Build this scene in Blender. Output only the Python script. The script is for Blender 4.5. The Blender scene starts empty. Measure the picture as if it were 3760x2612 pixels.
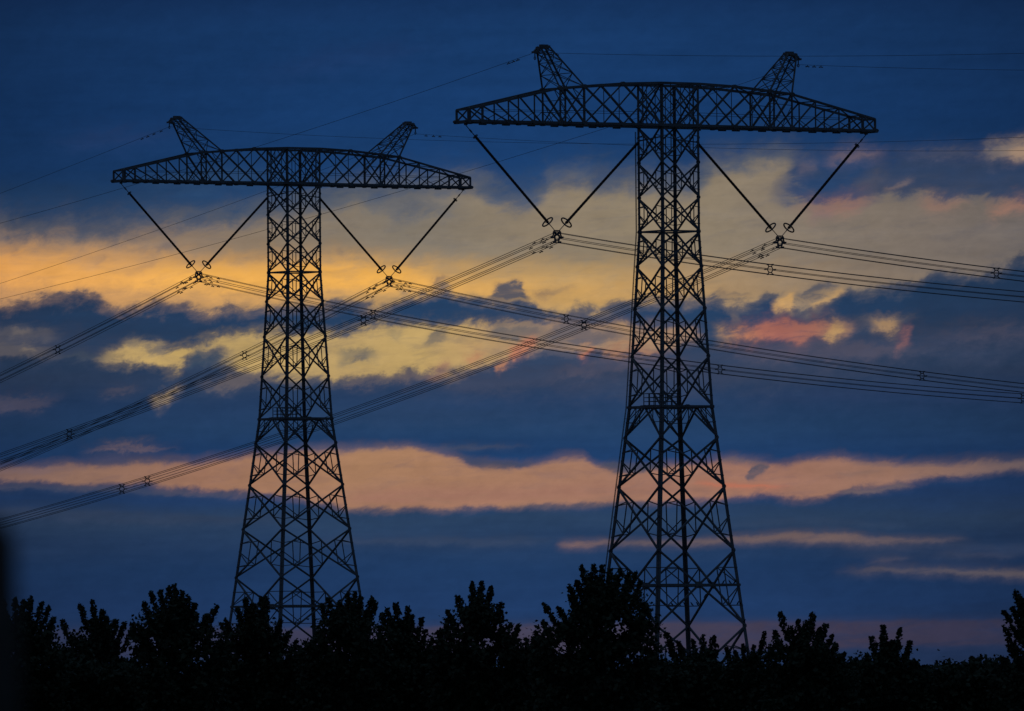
import bpy, bmesh, math, random
from mathutils import Vector, Matrix
C = bpy.context.scene.collection
R = math.radians
rnd = random.Random(7)

# ------------------------------------------------------------------ camera
F, PW, PH = 40000.0, 3760, 2612            # focal length and size of the photograph in its own pixels
PITCH, ROLL = (2540 - 1306) / F, 0.0085
cam_d = bpy.data.cameras.new('camera')
cam = bpy.data.objects.new('camera', cam_d)
C.objects.link(cam)
cam_d.sensor_width = 36.0
cam_d.lens = 36.0 * F / PW
cam_d.clip_start, cam_d.clip_end = 0.5, 60000
cam_d.dof.use_dof = True
cam_d.dof.focus_distance = 930
cam_d.dof.aperture_fstop = 16.0
cyc = bpy.context.scene.cycles
cyc.max_bounces = 3
cyc.diffuse_bounces = 2
cyc.glossy_bounces = 1
EYE = Vector((0, 0, 1.7))
ROT = Matrix.Rotation(math.pi / 2 + PITCH, 3, 'X') @ Matrix.Rotation(-ROLL, 3, 'Z')
cam.matrix_world = Matrix.Translation(EYE) @ ROT.to_4x4()
bpy.context.scene.camera = cam

def ray(px, py):                            # direction towards a point of the photograph
    return ROT @ Vector(((px - PW / 2) / F, -(py - PH / 2) / F, -1.0))

def at(px, py, Y):
    r = ray(px, py)
    return EYE + r * (Y / r.y)

# ------------------------------------------------------------------ colour management
vs = bpy.context.scene.view_settings
vs.view_transform = 'Standard'
vs.look = 'None'
vs.exposure = 0.0
vs.gamma = 1.0

def lin(c):
    return tuple(((x / 255) / 12.92 if x / 255 <= 0.04045 else ((x / 255 + 0.055) / 1.055) ** 2.4) for x in c)

# ------------------------------------------------------------------ sky (world shader, a function of azimuth and elevation)
SUN_AZ, SUN_EL = -4.0, 1.0
world = bpy.data.worlds.new('World')
bpy.context.scene.world = world
world.use_nodes = True
world.cycles.sampling_method = 'MANUAL'
world.cycles.sample_map_resolution = 256
nt = world.node_tree
nt.nodes.clear()
NL = nt.links

def _in(sock, v):
    if hasattr(v, 'is_output'):
        NL.new(v, sock)
    else:
        sock.default_value = v

def M(op, a, b=0.0, c=None, clamp=False):
    n = nt.nodes.new('ShaderNodeMath')
    n.operation = op
    n.use_clamp = clamp
    _in(n.inputs[0], a)
    _in(n.inputs[1], b)
    if c is not None:
        _in(n.inputs[2], c)
    return n.outputs[0]

def sstep(x, lo, hi, a=0.0, b=1.0):
    n = nt.nodes.new('ShaderNodeMapRange')
    n.interpolation_type = 'SMOOTHSTEP'
    n.clamp = False
    _in(n.inputs['Value'], x)
    n.inputs['From Min'].default_value = lo
    n.inputs['From Max'].default_value = hi
    n.inputs['To Min'].default_value = a
    n.inputs['To Max'].default_value = b
    return n.outputs['Result']

def xyz(x, y, z=0.0):
    n = nt.nodes.new('ShaderNodeCombineXYZ')
    _in(n.inputs[0], x)
    _in(n.inputs[1], y)
    _in(n.inputs[2], z)
    return n.outputs[0]

def noise(vec, scale, detail=4.0, rough=0.55, dist=0.0):
    n = nt.nodes.new('ShaderNodeTexNoise')
    n.inputs['Scale'].default_value = scale
    n.inputs['Detail'].default_value = detail
    n.inputs['Roughness'].default_value = rough
    n.inputs['Distortion'].default_value = dist
    NL.new(vec, n.inputs['Vector'])
    return n.outputs['Fac']

def mixc(f, a, b):
    n = nt.nodes.new('ShaderNodeMix')
    n.data_type = 'RGBA'
    _in(n.inputs['Factor'], f)
    for s, v in (('A', a), ('B', b)):
        sock = [i for i in n.inputs if i.name == s and i.type == 'RGBA'][0]
        if hasattr(v, 'is_output'):
            NL.new(v, sock)
        else:
            sock.default_value = (*v, 1)
    return [o for o in n.outputs if o.type == 'RGBA'][0]

UN = 0.047                                   # half the picture's width in radians: unit of U (azimuth) and V (elevation)
ULO, UHI, VLO, VHI = -1.3, 1.3, -0.2, 1.6
tc = nt.nodes.new('ShaderNodeTexCoord')
sep = nt.nodes.new('ShaderNodeSeparateXYZ')
NL.new(tc.outputs['Generated'], sep.inputs[0])
U = M('DIVIDE', M('ARCTAN2', sep.outputs[0], sep.outputs[1]), UN)
V = M('DIVIDE', M('ARCSINE', sep.outputs[2]), UN)
n_big = noise(xyz(M('MULTIPLY', U, 1.0), M('MULTIPLY', V, 2.4), 3.1), 4.0, 6.0, 0.58)
n_mid = noise(xyz(M('ADD', U, M('MULTIPLY', V, -0.5)), M('MULTIPLY', V, 1.6), 8.7), 17.0, 7.0, 0.64, 0.3)
n_fin = noise(xyz(M('ADD', U, M('MULTIPLY', V, -0.3)), M('MULTIPLY', V, 1.5), 5.3), 34.0, 5.0, 0.6, 0.5)
ef = M('SUBTRACT', n_fin, 0.5)
n_str = noise(xyz(M('MULTIPLY', U, 0.55), M('MULTIPLY', V, 5.0), 1.9), 6.0, 5.0, 0.55)
n_wrp = noise(xyz(U, M('MULTIPLY', V, 2.0), 15.0), 9.0, 4.0, 0.55)
n_wsp = noise(xyz(M('ADD', M('MULTIPLY', U, 0.8), M('MULTIPLY', V, 0.9)), M('SUBTRACT', M('MULTIPLY', V, 3.4), M('MULTIPLY', U, 0.5)), 22.0), 11.0, 7.0, 0.66, 0.5)
eb = M('SUBTRACT', n_big, 0.5)
em = M('SUBTRACT', n_mid, 0.5)
es = M('SUBTRACT', n_str, 0.5)
UW = M('ADD', U, M('MULTIPLY', M('SUBTRACT', n_wrp, 0.5), 0.07))
t_u = M('DIVIDE', M('SUBTRACT', UW, ULO), UHI - ULO, clamp=True)
PXV = 1.6369 / F / UN                        # one layout unit (photograph / 1.6369) in V

def duv(x, y):
    r = ray(x * 1.6369, y * 1.6369).normalized()
    return math.atan2(r.x, r.y) / UN, math.asin(r.z) / UN

def curve(pts, t):
    n = nt.nodes.new('ShaderNodeFloatCurve')
    NL.new(t, n.inputs['Value'])
    c = n.mapping.curves[0]
    q = []
    for x, y in sorted(pts):
        uu, vv = duv(x, y)
        q.append((min(1, max(0, (uu - ULO) / (UHI - ULO))), (vv - VLO) / (VHI - VLO)))
    q = [(0.0, q[0][1])] * (q[0][0] > 0.002) + q + [(1.0, q[-1][1])] * (q[-1][0] < 0.998)
    c.points[0].location = q[0]
    c.points[1].location = q[-1]
    for p in q[1:-1]:
        c.points.new(*p)
    for p in c.points:
        p.handle_type = 'AUTO_CLAMPED'
    n.mapping.update()
    return M('ADD', M('MULTIPLY', n.outputs[0], VHI - VLO), VLO)

def ramp(stops):                             # colour along azimuth
    return ('ramp', stops)

def ramp_node(stops, t):
    n = nt.nodes.new('ShaderNodeValToRGB')
    NL.new(t, n.inputs[0])
    e = n.color_ramp.elements
    st = [((duv(x, 700)[0] - ULO) / (UHI - ULO), lin(c)) for x, c in stops]
    e[0].position, e[0].color = st[0][0], (*st[0][1], 1)
    e[1].position, e[1].color = st[-1][0], (*st[-1][1], 1)
    for p, c in st[1:-1]:
        k = e.new(p)
        k.color = (*c, 1)
    return n.outputs[0]

def vramp(stops):                            # colour along elevation
    n = nt.nodes.new('ShaderNodeValToRGB')
    NL.new(M('DIVIDE', M('SUBTRACT', M('ADD', V, M('MULTIPLY', es, 0.06)), VLO), VHI - VLO, clamp=True), n.inputs[0])
    e = n.color_ramp.elements
    st = sorted(((duv(1148, y)[1] - VLO) / (VHI - VLO), lin(c)) for y, c in stops)
    e[0].position, e[0].color = st[0][0], (*st[0][1], 1)
    e[1].position, e[1].color = st[-1][0], (*st[-1][1], 1)
    for p, c in st[1:-1]:
        k = e.new(p)
        k.color = (*c, 1)
    return n.outputs[0]

def line(pts, th):                           # a streak around a centre line, th = list of half widths
    return [(x, y - h) for (x, y), h in zip(pts, th)], [(x, y + h) for (x, y), h in zip(pts, th)]

#@SKY
def cloud(sky, top, bot, col, op=0.95, st=12, sb=10, big=8, mid=40, fine=11, ends=None, halo=0.35, within=None, fray=0.4):
    """one cloud (or gap of light) between an upper and a lower edge, frayed by three sizes of noise, with a thin veil round it"""
    global nt, NL
    main = (nt, NL)
    g = bpy.data.node_groups.new('cloud', 'ShaderNodeTree')
    for nm, ty in (('Sky', 'NodeSocketColor'), ('V', 'NodeSocketFloat'), ('Big', 'NodeSocketFloat'), ('Mid', 'NodeSocketFloat'), ('Fine', 'NodeSocketFloat'),
                   ('UW', 'NodeSocketFloat'), ('T', 'NodeSocketFloat'), ('Wisp', 'NodeSocketFloat'), ('Within', 'NodeSocketFloat')):
        g.interface.new_socket(nm, in_out='INPUT', socket_type=ty)
    g.interface.new_socket('Color', in_out='OUTPUT', socket_type='NodeSocketColor')
    g.interface.new_socket('Mask', in_out='OUTPUT', socket_type='NodeSocketFloat')
    nt, NL = g, g.links
    gi, go = nt.nodes.new('NodeGroupInput'), nt.nodes.new('NodeGroupOutput')
    q = gi.outputs
    ct, cb = curve(top, q['T']), curve(bot, q['T'])
    d = M('ADD', q['V'], M('MULTIPLY', q['Big'], big * PXV * 2))
    d = M('ADD', d, M('MULTIPLY', q['Mid'], mid * PXV * 2))
    d = M('ADD', d, M('MULTIPLY', q['Fine'], fine * PXV * 2))
    a, b = M('SUBTRACT', ct, d), M('SUBTRACT', d, cb)
    m = M('MULTIPLY', sstep(a, -st * PXV, st * PXV), sstep(b, -sb * PXV, sb * PXV))
    if halo:
        h = M('MULTIPLY', sstep(a, -3.2 * st * PXV, 1.5 * st * PXV), sstep(b, -3.0 * sb * PXV, 1.5 * sb * PXV))
        m = M('ADD', M('MULTIPLY', m, 1 - halo), M('MULTIPLY', h, halo))
    if ends:
        x0, x1, s = ends
        m = M('MULTIPLY', m, M('MULTIPLY', sstep(q['UW'], duv(x0, 800)[0], duv(x0 + s, 800)[0]), sstep(q['UW'], duv(x1 - s, 800)[0], duv(x1, 800)[0], 1.0, 0.0)))
    m = M('MULTIPLY', m, sstep(q['Wisp'], 0.44, 0.70, 1.0, 1.0 - fray))
    if within is not None:
        m = M('MULTIPLY', m, q['Within'])
    if col[0] == 'ramp':
        col = ramp_node(col[1], q['T'])
    NL.new(mixc(M('MULTIPLY', m, op), q['Sky'], col), go.inputs[0])
    NL.new(m, go.inputs[1])
    nt, NL = main
    n = nt.nodes.new('ShaderNodeGroup')
    n.node_tree = g
    for k, v in zip(n.inputs, (sky, V, eb, em, ef, UW, t_u, n_wsp)):
        NL.new(v, k)
    if within is not None:
        NL.new(within, n.inputs['Within'])
    cloud.mask = n.outputs[1]
    return n.outputs[0]

def streak(sky, pts, th, col, op=0.7, **k):
    t, b = line(pts, th)
    return cloud(sky, t, b, col, op, **k)

# base: dusk blue, a little greyer in the cloud decks, darker to the sides
sky = vramp([(-400, (15, 34, 66)), (0, (21, 49, 90)), (60, (23, 55, 99)), (260, (23, 57, 103)), (380, (26, 60, 105)), (470, (38, 68, 104)), (600, (40, 66, 98)), (700, (36, 62, 95)),
             (790, (38, 63, 94)), (850, (44, 64, 94)), (900, (36, 61, 97)), (960, (35, 63, 100)), (1020, (31, 61, 103)), (1110, (34, 60, 100)), (1165, (42, 64, 94)),
             (1215, (36, 59, 93)), (1270, (30, 56, 94)), (1360, (31, 57, 98)), (1450, (36, 56, 92)), (1600, (36, 52, 84))])
n = nt.nodes.new('ShaderNodeMix')
n.data_type = 'RGBA'
n.blend_type = 'MULTIPLY'
n.inputs[0].default_value = 1.0
side = M('MAXIMUM', M('SUBTRACT', 1.04, M('MULTIPLY', M('MULTIPLY', U, U), 0.36)), 0.5)  # lens vignetting put into the sky's own brightness
cs = xyz(M('MAXIMUM', M('ADD', M('MULTIPLY', side, 0.8), 0.2), 0.6), side, side)
rg = [i for i in n.inputs if i.type == 'RGBA']
NL.new(sky, rg[0])
NL.new(cs, rg[1])
sky = [o for o in n.outputs if o.type == 'RGBA'][0]
c3 = lin
# soft greyer lumps in the deck under the bright band
sky = streak(sky, [(0, 770), (300, 790), (700, 820), (1100, 840), (1500, 830), (1900, 800), (2297, 760)], [26, 20, 30, 40, 50, 40, 30], c3((62, 68, 90)), 0.55, st=40, sb=40, big=40, mid=60, fine=13)
for pts, th, c, op, e in (([(100, 318), (250, 306), (420, 300)], [6, 14, 6], (36, 56, 96), 0.5, (60, 480, 150)), ([(560, 170), (800, 130), (1000, 110)], [10, 22, 10], (32, 56, 100), 0.4, (500, 1060, 200)),
                          ([(300, 420), (500, 400), (640, 390)], [10, 20, 10], (46, 72, 104), 0.5, (240, 700, 150)), ([(1150, 395), (1300, 372), (1480, 366)], [10, 18, 8], (44, 70, 106), 0.5, (1100, 1560, 150)),
                          ([(1580, 350), (1750, 344), (1950, 330)], [6, 12, 6], (38, 62, 100), 0.5, (1540, 2000, 150)), ([(0, 470), (120, 462), (260, 470)], [8, 16, 8], (36, 58, 92), 0.5, (-900, 300, 100)),
                          ([(560, 940), (900, 930), (1250, 944)], [10, 20, 10], (44, 66, 98), 0.4, (500, 1350, 250)), ([(1700, 900), (2000, 880), (2297, 890)], [10, 20, 14], (42, 58, 92), 0.4, (1600, 2900, 250))):
    sky = streak(sky, pts, th, c3(c), op, st=16, sb=16, big=20, mid=40, fine=12, ends=e, halo=0.5)
# ---- A: the long bright band
A_top = [(0, 520), (40, 540), (92, 534), (122, 526), (168, 528), (184, 538), (233, 538), (275, 530), (367, 517), (444, 513), (520, 510), (590, 500), (660, 488), (724, 478), (780, 462),
         (860, 452), (940, 446), (1000, 436), (1056, 432), (1090, 446), (1111, 456), (1160, 470), (1205, 462), (1225, 434), (1258, 428), (1306, 418), (1339, 437), (1388, 434), (1460, 430),
         (1540, 432), (1580, 408), (1597, 393), (1645, 386), (1694, 383), (1743, 374), (1769, 374), (1800, 400), (1850, 452), (1906, 450), (1987, 441), (2052, 437), (2117, 447), (2182, 441), (2297, 447)]
A_bot = [(0, 685), (37, 673), (61, 670), (113, 660), (153, 657), (196, 660), (211, 664), (227, 676), (260, 685), (291, 691), (321, 685), (352, 679), (398, 679), (422, 685), (453, 694),
         (478, 691), (502, 682), (551, 686), (597, 679), (660, 684), (727, 680), (802, 676), (828, 685), (854, 689), (880, 682), (906, 663), (958, 646), (990, 636), (1017, 653), (1056, 662),
         (1105, 668), (1193, 680), (1225, 689), (1254, 695), (1280, 692), (1306, 685), (1339, 689), (1404, 672), (1480, 664), (1583, 661), (1629, 671), (1662, 677), (1701, 667), (1740, 650),
         (1760, 690), (1785, 680), (1818, 684), (1857, 667), (1889, 650), (1909, 641), (1954, 645), (1987, 635), (2052, 625), (2085, 611), (2117, 612), (2166, 612), (2215, 606), (2264, 593), (2297, 573)]
# grey veil along its top
sky = cloud(sky, [(x, y - 40) for x, y in A_top if x < 1750] + [(1800, 372), (2297, 372)], [(x, y + 50) for x, y in A_top if x < 1750] + [(1800, 470), (2297, 480)],
            ramp([(0, (74, 82, 96)), (600, (70, 86, 104)), (900, (92, 98, 106)), (1200, (66, 84, 108)), (1700, (88, 96, 104)), (2000, (74, 78, 94)), (2297, (66, 72, 90))]), 0.62, st=26, sb=30, big=30, mid=50, fine=11)
A_col = ramp([(0, (134, 114, 102)), (300, (146, 122, 102)), (600, (136, 120, 102)), (900, (130, 120, 106)), (1200, (142, 127, 106)), (1500, (146, 131, 108)),
              (1800, (134, 121, 106)), (2100, (122, 111, 102)), (2297, (110, 102, 98))])
sky = cloud(sky, A_top, A_bot, A_col, 0.97, st=26, sb=13, big=10, mid=42, fine=11, fray=0.14)
mA = cloud.mask
# its warm core, brightest to the left and over the middle pole
warm = ramp([(0, (200, 148, 98)), (300, (206, 154, 98)), (650, (194, 150, 98)), (900, (188, 150, 100)), (1300, (188, 152, 100)), (1600, (166, 138, 104)), (1900, (140, 122, 104)), (2297, (112, 103, 98))])
sky = cloud(sky, [(0, 560), (200, 562), (500, 578), (800, 580), (1100, 590), (1500, 590), (1900, 590), (2297, 590)], [(0, 760), (2297, 760)], warm, 0.9, st=34, sb=10, big=10, mid=30, fine=8, within=mA, halo=0, fray=0.15)
amber = ramp([(0, (232, 164, 88)), (200, (236, 170, 90)), (420, (246, 180, 86)), (650, (238, 174, 84)), (880, (240, 176, 82)), (1000, (220, 166, 90)), (1250, (208, 162, 96)), (1500, (196, 154, 98)), (1800, (176, 142, 100))])
sky = cloud(sky, [(0, 578), (120, 582), (215, 598), (370, 603), (600, 600), (760, 596), (900, 600), (1000, 618), (1150, 626), (1400, 636), (1750, 645)],
            [(0, 640), (150, 650), (300, 645), (450, 650), (600, 655), (760, 652), (900, 650), (1000, 660), (1150, 672), (1400, 684), (1750, 690)], amber, 0.92, st=22, sb=22, big=14, mid=26, fine=8,
            within=M('MULTIPLY', mA, sstep(U, duv(1250, 600)[0], duv(1950, 600)[0], 1.0, 0.0)), halo=0.3, fray=0.2)
# small dark scraps drifting in it
for pts, th, op in (([(345, 560), (372, 550), (395, 545)], [3, 9, 4], 0.45), ([(220, 588), (240, 580)], [4, 4], 0.3), ([(20, 570), (45, 562)], [4, 5], 0.3),
                    ([(270, 612), (310, 600), (345, 590)], [3, 7, 3], 0.25), ([(760, 572), (778, 566)], [3, 4], 0.3)):
    sky = streak(sky, pts, th, c3((84, 88, 102)), op, st=8, sb=8, big=4, mid=20, fine=10, ends=(pts[0][0] - 8, pts[-1][0] + 8, 14))
# blue and grey showing through its upper middle
sky = streak(sky, [(690, 440), (800, 450), (900, 462), (1000, 470), (1060, 470)], [8, 16, 22, 18, 8], c3((94, 98, 106)), 0.6, st=20, sb=20, big=24, mid=60, fine=10, ends=(680, 1080, 90))
sky = streak(sky, [(860, 482), (920, 470), (990, 462)], [6, 12, 6], c3((72, 84, 104)), 0.5, st=14, sb=14, big=14, mid=46, fine=13, ends=(840, 1010, 60))
# blue-grey clouds over its right end
sky = cloud(sky, [(1725, 440), (1740, 405), (1760, 384), (1800, 366), (1870, 356), (1950, 362), (2000, 400)], [(1725, 444), (1740, 450), (1792, 455), (1857, 457), (1899, 447), (1950, 430), (2000, 404)],
            c3((35, 64, 104)), 0.9, st=9, sb=9, big=6, mid=30, fine=10, ends=(1722, 1995, 70))
sky = cloud(sky, [(1890, 380), (1960, 368), (2052, 356), (2150, 356), (2220, 364), (2297, 368)], [(1890, 430), (1987, 436), (2052, 432), (2117, 442), (2182, 437), (2297, 444)],
            c3((44, 62, 92)), 0.85, st=14, sb=9, big=16, mid=40, fine=11, ends=(1900, 2900, 110))
sky = streak(sky, [(1985, 428), (2015, 416), (2050, 402)], [5, 9, 4], c3((122, 106, 102)), 0.6, st=8, sb=8, big=4, mid=26, fine=10, ends=(1975, 2060, 30))
sky = streak(sky, [(1900, 430), (1950, 410), (2000, 390)], [12, 16, 10], c3((80, 80, 94)), 0.6, st=16, sb=16, big=10, mid=36, fine=10, ends=(1890, 2020, 60))
for pts, th, c, op, e in (([(1780, 464), (1850, 468), (1920, 456), (1975, 446)], [8, 15, 12, 6], (152, 110, 100), 0.6, (1765, 1990, 70)),
                          ([(1820, 480), (1850, 486), (1880, 484)], [6, 9, 5], (118, 100, 106), 0.45, (1810, 1890, 30)),
                          ([(2055, 454), (2110, 458), (2180, 454)], [6, 9, 6], (158, 120, 102), 0.55, (2045, 2195, 50)),
                          ([(2205, 476), (2250, 464), (2297, 456)], [6, 9, 9], (168, 120, 100), 0.65, (2198, 2900, 30)),
                          ([(1785, 380), (1815, 374), (1840, 369)], [5, 7, 4], (112, 100, 106), 0.55, (1780, 1850, 24)),
                          ([(1840, 366), (1890, 353), (1940, 348), (1990, 346)], [3, 6, 7, 4], (128, 106, 106), 0.6, (1830, 2010, 60)),
                          ([(2000, 348), (2100, 346), (2200, 348)], [4, 5, 5], (96, 92, 100), 0.5, (1990, 2220, 80)),
                          ([(2190, 352), (2240, 338), (2270, 332), (2297, 330)], [5, 13, 16, 20], (140, 124, 110), 0.65, (2150, 2900, 110)),
                          ([(2262, 345), (2280, 338), (2297, 334)], [6, 10, 12], (172, 140, 112), 0.6, (2240, 2900, 50)),
                          ([(1600, 404), (1680, 396), (1770, 380)], [3, 8, 3], (150, 134, 112), 0.6, (1595, 1780, 40))):
    sky = streak(sky, pts, th, c3(c), op, st=11, sb=11, big=8, mid=34, fine=12, ends=e, halo=0.5)
# frayed clouds along its lower edge
for pts, th, op, e in (([(1098, 664), (1125, 656), (1160, 654), (1190, 668)], [8, 16, 18, 8], 0.9, (1092, 1200, 24)), ([(1190, 664), (1240, 656), (1290, 650)], [3, 7, 2], 0.5, (1185, 1300, 40)),
                       ([(950, 640), (985, 628), (1020, 618)], [4, 7, 3], 0.55, (940, 1030, 30)), ([(1740, 668), (1728, 660), (1760, 648)], [6, 6, 6], 0.4, (1700, 1770, 30)),
                       ([(1795, 662), (1830, 654), (1870, 644)], [8, 10, 6], 0.75, (1785, 1885, 30)), ([(1600, 664), (1640, 660), (1690, 656)], [4, 6, 4], 0.4, (1590, 1700, 40))):
    sky = streak(sky, sorted(pts), th, c3((58, 72, 94)), op, st=8, sb=8, big=6, mid=36, fine=12, ends=e)
sky = streak(sky, [(1738, 690), (1765, 680), (1790, 664)], [6, 16, 6], c3((206, 160, 100)), 0.85, st=8, sb=8, big=4, mid=26, fine=10, ends=(1732, 1796, 16))
sky = streak(sky, [(1815, 684), (1850, 672), (1895, 652)], [4, 8, 4], c3((196, 156, 104)), 0.75, st=7, sb=7, big=4, mid=20, fine=10, ends=(1808, 1905, 24))
# ---- B: the broken yellow band below
B_top = [(205, 801), (240, 797), (262, 790), (285, 782), (321, 780), (360, 788), (400, 787), (426, 783), (444, 771), (475, 761), (520, 755), (591, 749), (680, 752), (747, 752), (770, 750), (802, 744),
         (867, 735), (916, 732), (997, 735), (1056, 726), (1111, 729), (1160, 722), (1225, 722), (1290, 726), (1404, 728), (1500, 734), (1580, 744)]
B_bot = [(205, 807), (275, 813), (325, 813), (358, 818), (373, 824), (407, 821), (424, 800), (470, 796), (530, 826), (600, 838), (680, 850), (747, 849), (802, 851), (835, 848), (867, 851), (900, 838),
         (932, 830), (970, 838), (1010, 834), (1062, 816), (1120, 800), (1180, 786), (1250, 778), (1330, 782), (1404, 784), (1500, 776), (1580, 752)]
B_col = ramp([(200, (186, 156, 104)), (400, (196, 164, 102)), (700, (188, 158, 104)), (950, (196, 164, 104)), (1100, (184, 150, 104)), (1250, (156, 128, 106)), (1400, (170, 136, 104)), (1550, (150, 122, 104))])
sky = cloud(sky, [(262, 782), (285, 768), (321, 764), (362, 768), (374, 784)], [(262, 800), (374, 800)], c3((150, 132, 106)), 0.6, st=8, sb=8, big=4, mid=30, fine=12, ends=(255, 385, 24))
sky = cloud(sky, B_top, B_bot, B_col, 0.96, st=10, sb=10, big=8, mid=38, fine=12, ends=(200, 1590, 40), halo=0.36, fray=0.26)
for pts, th, c, op, e in (([(424, 808), (445, 800), (470, 800), (520, 810)], [18, 24, 20, 8], (54, 72, 94), 0.85, (418, 540, 26)),
                          ([(450, 784), (480, 786), (510, 792)], [6, 9, 6], (96, 92, 98), 0.6, (440, 530, 30)),
                          ([(744, 804), (780, 802), (820, 798), (860, 800)], [12, 18, 14, 8], (106, 104, 98), 0.65, (738, 870, 40)),
                          ([(790, 812), (810, 806), (835, 802)], [5, 8, 5], (78, 84, 96), 0.6, (784, 842, 20)),
                          ([(950, 766), (980, 758), (1014, 750)], [4, 10, 5], (84, 88, 96), 0.75, (945, 1022, 24)),
                          ([(1070, 752), (1110, 746), (1160, 744), (1220, 740)], [8, 14, 14, 10], (70, 82, 98), 0.75, (1065, 1240, 50)),
                          ([(1220, 750), (1290, 744), (1350, 752), (1420, 756)], [10, 18, 14, 10], (60, 76, 98), 0.7, (1200, 1430, 60)),
                          ([(1150, 770), (1230, 762), (1300, 768)], [5, 9, 6], (88, 90, 100), 0.5, (1140, 1310, 60)),
                          ([(856, 746), (872, 752), (890, 750)], [3, 5, 3], (110, 108, 98), 0.5, (850, 898, 14)),
                          ([(1000, 706), (1080, 704), (1200, 704), (1280, 712)], [8, 12, 12, 6], (42, 66, 98), 0.6, (960, 1300, 80)),
                          ([(960, 846), (990, 830), (1010, 822)], [6, 10, 6], (152, 108, 98), 0.6, (944, 1018, 22)),
                          ([(1030, 806), (1060, 800), (1080, 792)], [6, 9, 6], (180, 120, 92), 0.55, (1020, 1090, 24)),
                          ([(1108, 826), (1120, 818), (1134, 808)], [4, 9, 5], (198, 134, 92), 0.7, (1102, 1140, 12)),
                          ([(1132, 796), (1165, 782), (1212, 766)], [6, 13, 8], (192, 118, 92), 0.75, (1126, 1222, 26)),
                          ([(1225, 792), (1260, 796), (1290, 800)], [5, 9, 6], (84, 84, 98), 0.6, (1215, 1300, 30)),
                          ([(1288, 796), (1310, 788), (1335, 778)], [5, 10, 6], (192, 122, 92), 0.7, (1282, 1342, 18)),
                          ([(1340, 790), (1380, 788), (1430, 786), (1480, 790)], [4, 8, 8, 4], (184, 132, 96), 0.65, (1335, 1500, 30)),
                          ([(1240, 840), (1340, 826), (1440, 816), (1560, 820)], [12, 16, 16, 10], (92, 84, 96), 0.5, (1200, 1600, 120)),
                          ([(740, 866), (850, 858), (960, 846), (1060, 836)], [6, 9, 10, 6], (112, 98, 98), 0.5, (730, 1090, 80))):
    sky = streak(sky, pts, th, c3(c), op, st=8, sb=8, big=6, mid=34, fine=13, ends=e)
# ---- salmon clouds to the right of the right tower
sky = cloud(sky, [(1585, 744), (1645, 740), (1688, 730), (1733, 720), (1780, 724), (1841, 720), (1889, 724), (1920, 734)], [(1585, 762), (1629, 766), (1694, 764), (1740, 758), (1776, 769), (1811, 769),
            (1834, 752), (1867, 758), (1906, 746), (1925, 738)], ramp([(1590, (204, 164, 104)), (1640, (208, 140, 92)), (1700, (190, 116, 90)), (1760, (178, 108, 88)), (1830, (180, 116, 90)), (1870, (178, 136, 98)), (1920, (140, 108, 98))]),
            0.74, st=11, sb=11, big=8, mid=40, fine=14, ends=(1580, 1930, 40), halo=0.5, fray=0.6)
for pts, th, c, op, e in (([(1850, 750), (1866, 748), (1882, 744)], [5, 8, 5], (196, 156, 100), 0.7, (1845, 1890, 14)), ([(1950, 730), (1995, 732), (2030, 728)], [8, 14, 6], (184, 146, 102), 0.8, (1940, 2040, 34)),
                          ([(1900, 734), (1950, 724), (2060, 718)], [4, 6, 3], (104, 96, 100), 0.6, (1890, 2075, 60)), ([(1998, 782), (2022, 766), (2048, 746)], [7, 12, 6], (150, 100, 94), 0.65, (1992, 2056, 16)),
                          ([(1640, 714), (1650, 710), (1660, 712)], [4, 6, 4], (128, 112, 100), 0.5, (1632, 1668, 12)), ([(1600, 786), (1750, 792), (1900, 790), (2080, 784)], [12, 18, 18, 12], (88, 82, 96), 0.5, (1560, 2150, 160)),
                          ([(2080, 760), (2180, 754), (2297, 744)], [8, 12, 10], (82, 78, 94), 0.4, (2040, 2900, 160))):
    sky = streak(sky, pts, th, c3(c), op, st=9, sb=9, big=8, mid=38, fine=13, ends=e, halo=0.5)
# faint warm scraps on the left
for pts, th, c, op, e in (([(0, 754), (50, 748), (130, 756)], [10, 14, 8], (86, 84, 92), 0.7, (-900, 150, 60)), ([(30, 748), (48, 744), (66, 746)], [3, 5, 3], (116, 106, 100), 0.6, (24, 72, 14)),
                          ([(0, 782), (60, 786), (120, 790)], [14, 18, 10], (98, 92, 94), 0.65, (-900, 150, 60)), ([(52, 788), (66, 784), (84, 782)], [3, 6, 3], (132, 118, 104), 0.65, (46, 90, 14)),
                          ([(120, 796), (200, 800), (280, 804)], [5, 7, 4], (72, 80, 92), 0.5, (100, 300, 60)),
                          ([(335, 908), (362, 894), (410, 876)], [6, 11, 6], (164, 140, 108), 0.75, (328, 424, 28)), ([(440, 870), (520, 862), (580, 846), (640, 834)], [6, 12, 12, 6], (114, 102, 98), 0.6, (420, 650, 70)),
                          ([(190, 1014), (270, 1008), (400, 1004)], [2, 5, 2], (120, 98, 98), 0.7, (160, 430, 100)), ([(0, 900), (60, 908), (130, 894)], [14, 16, 8], (82, 76, 90), 0.55, (-900, 150, 80)),
                          ([(220, 886), (270, 880), (320, 876)], [4, 6, 3], (88, 82, 94), 0.5, (210, 330, 50)), ([(1000, 858), (1100, 866), (1200, 860)], [8, 12, 8], (64, 72, 96), 0.5, (950, 1260, 120))):
    sky = streak(sky, pts, th, c3(c), op, st=8, sb=8, big=6, mid=34, fine=13, ends=e)
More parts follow.
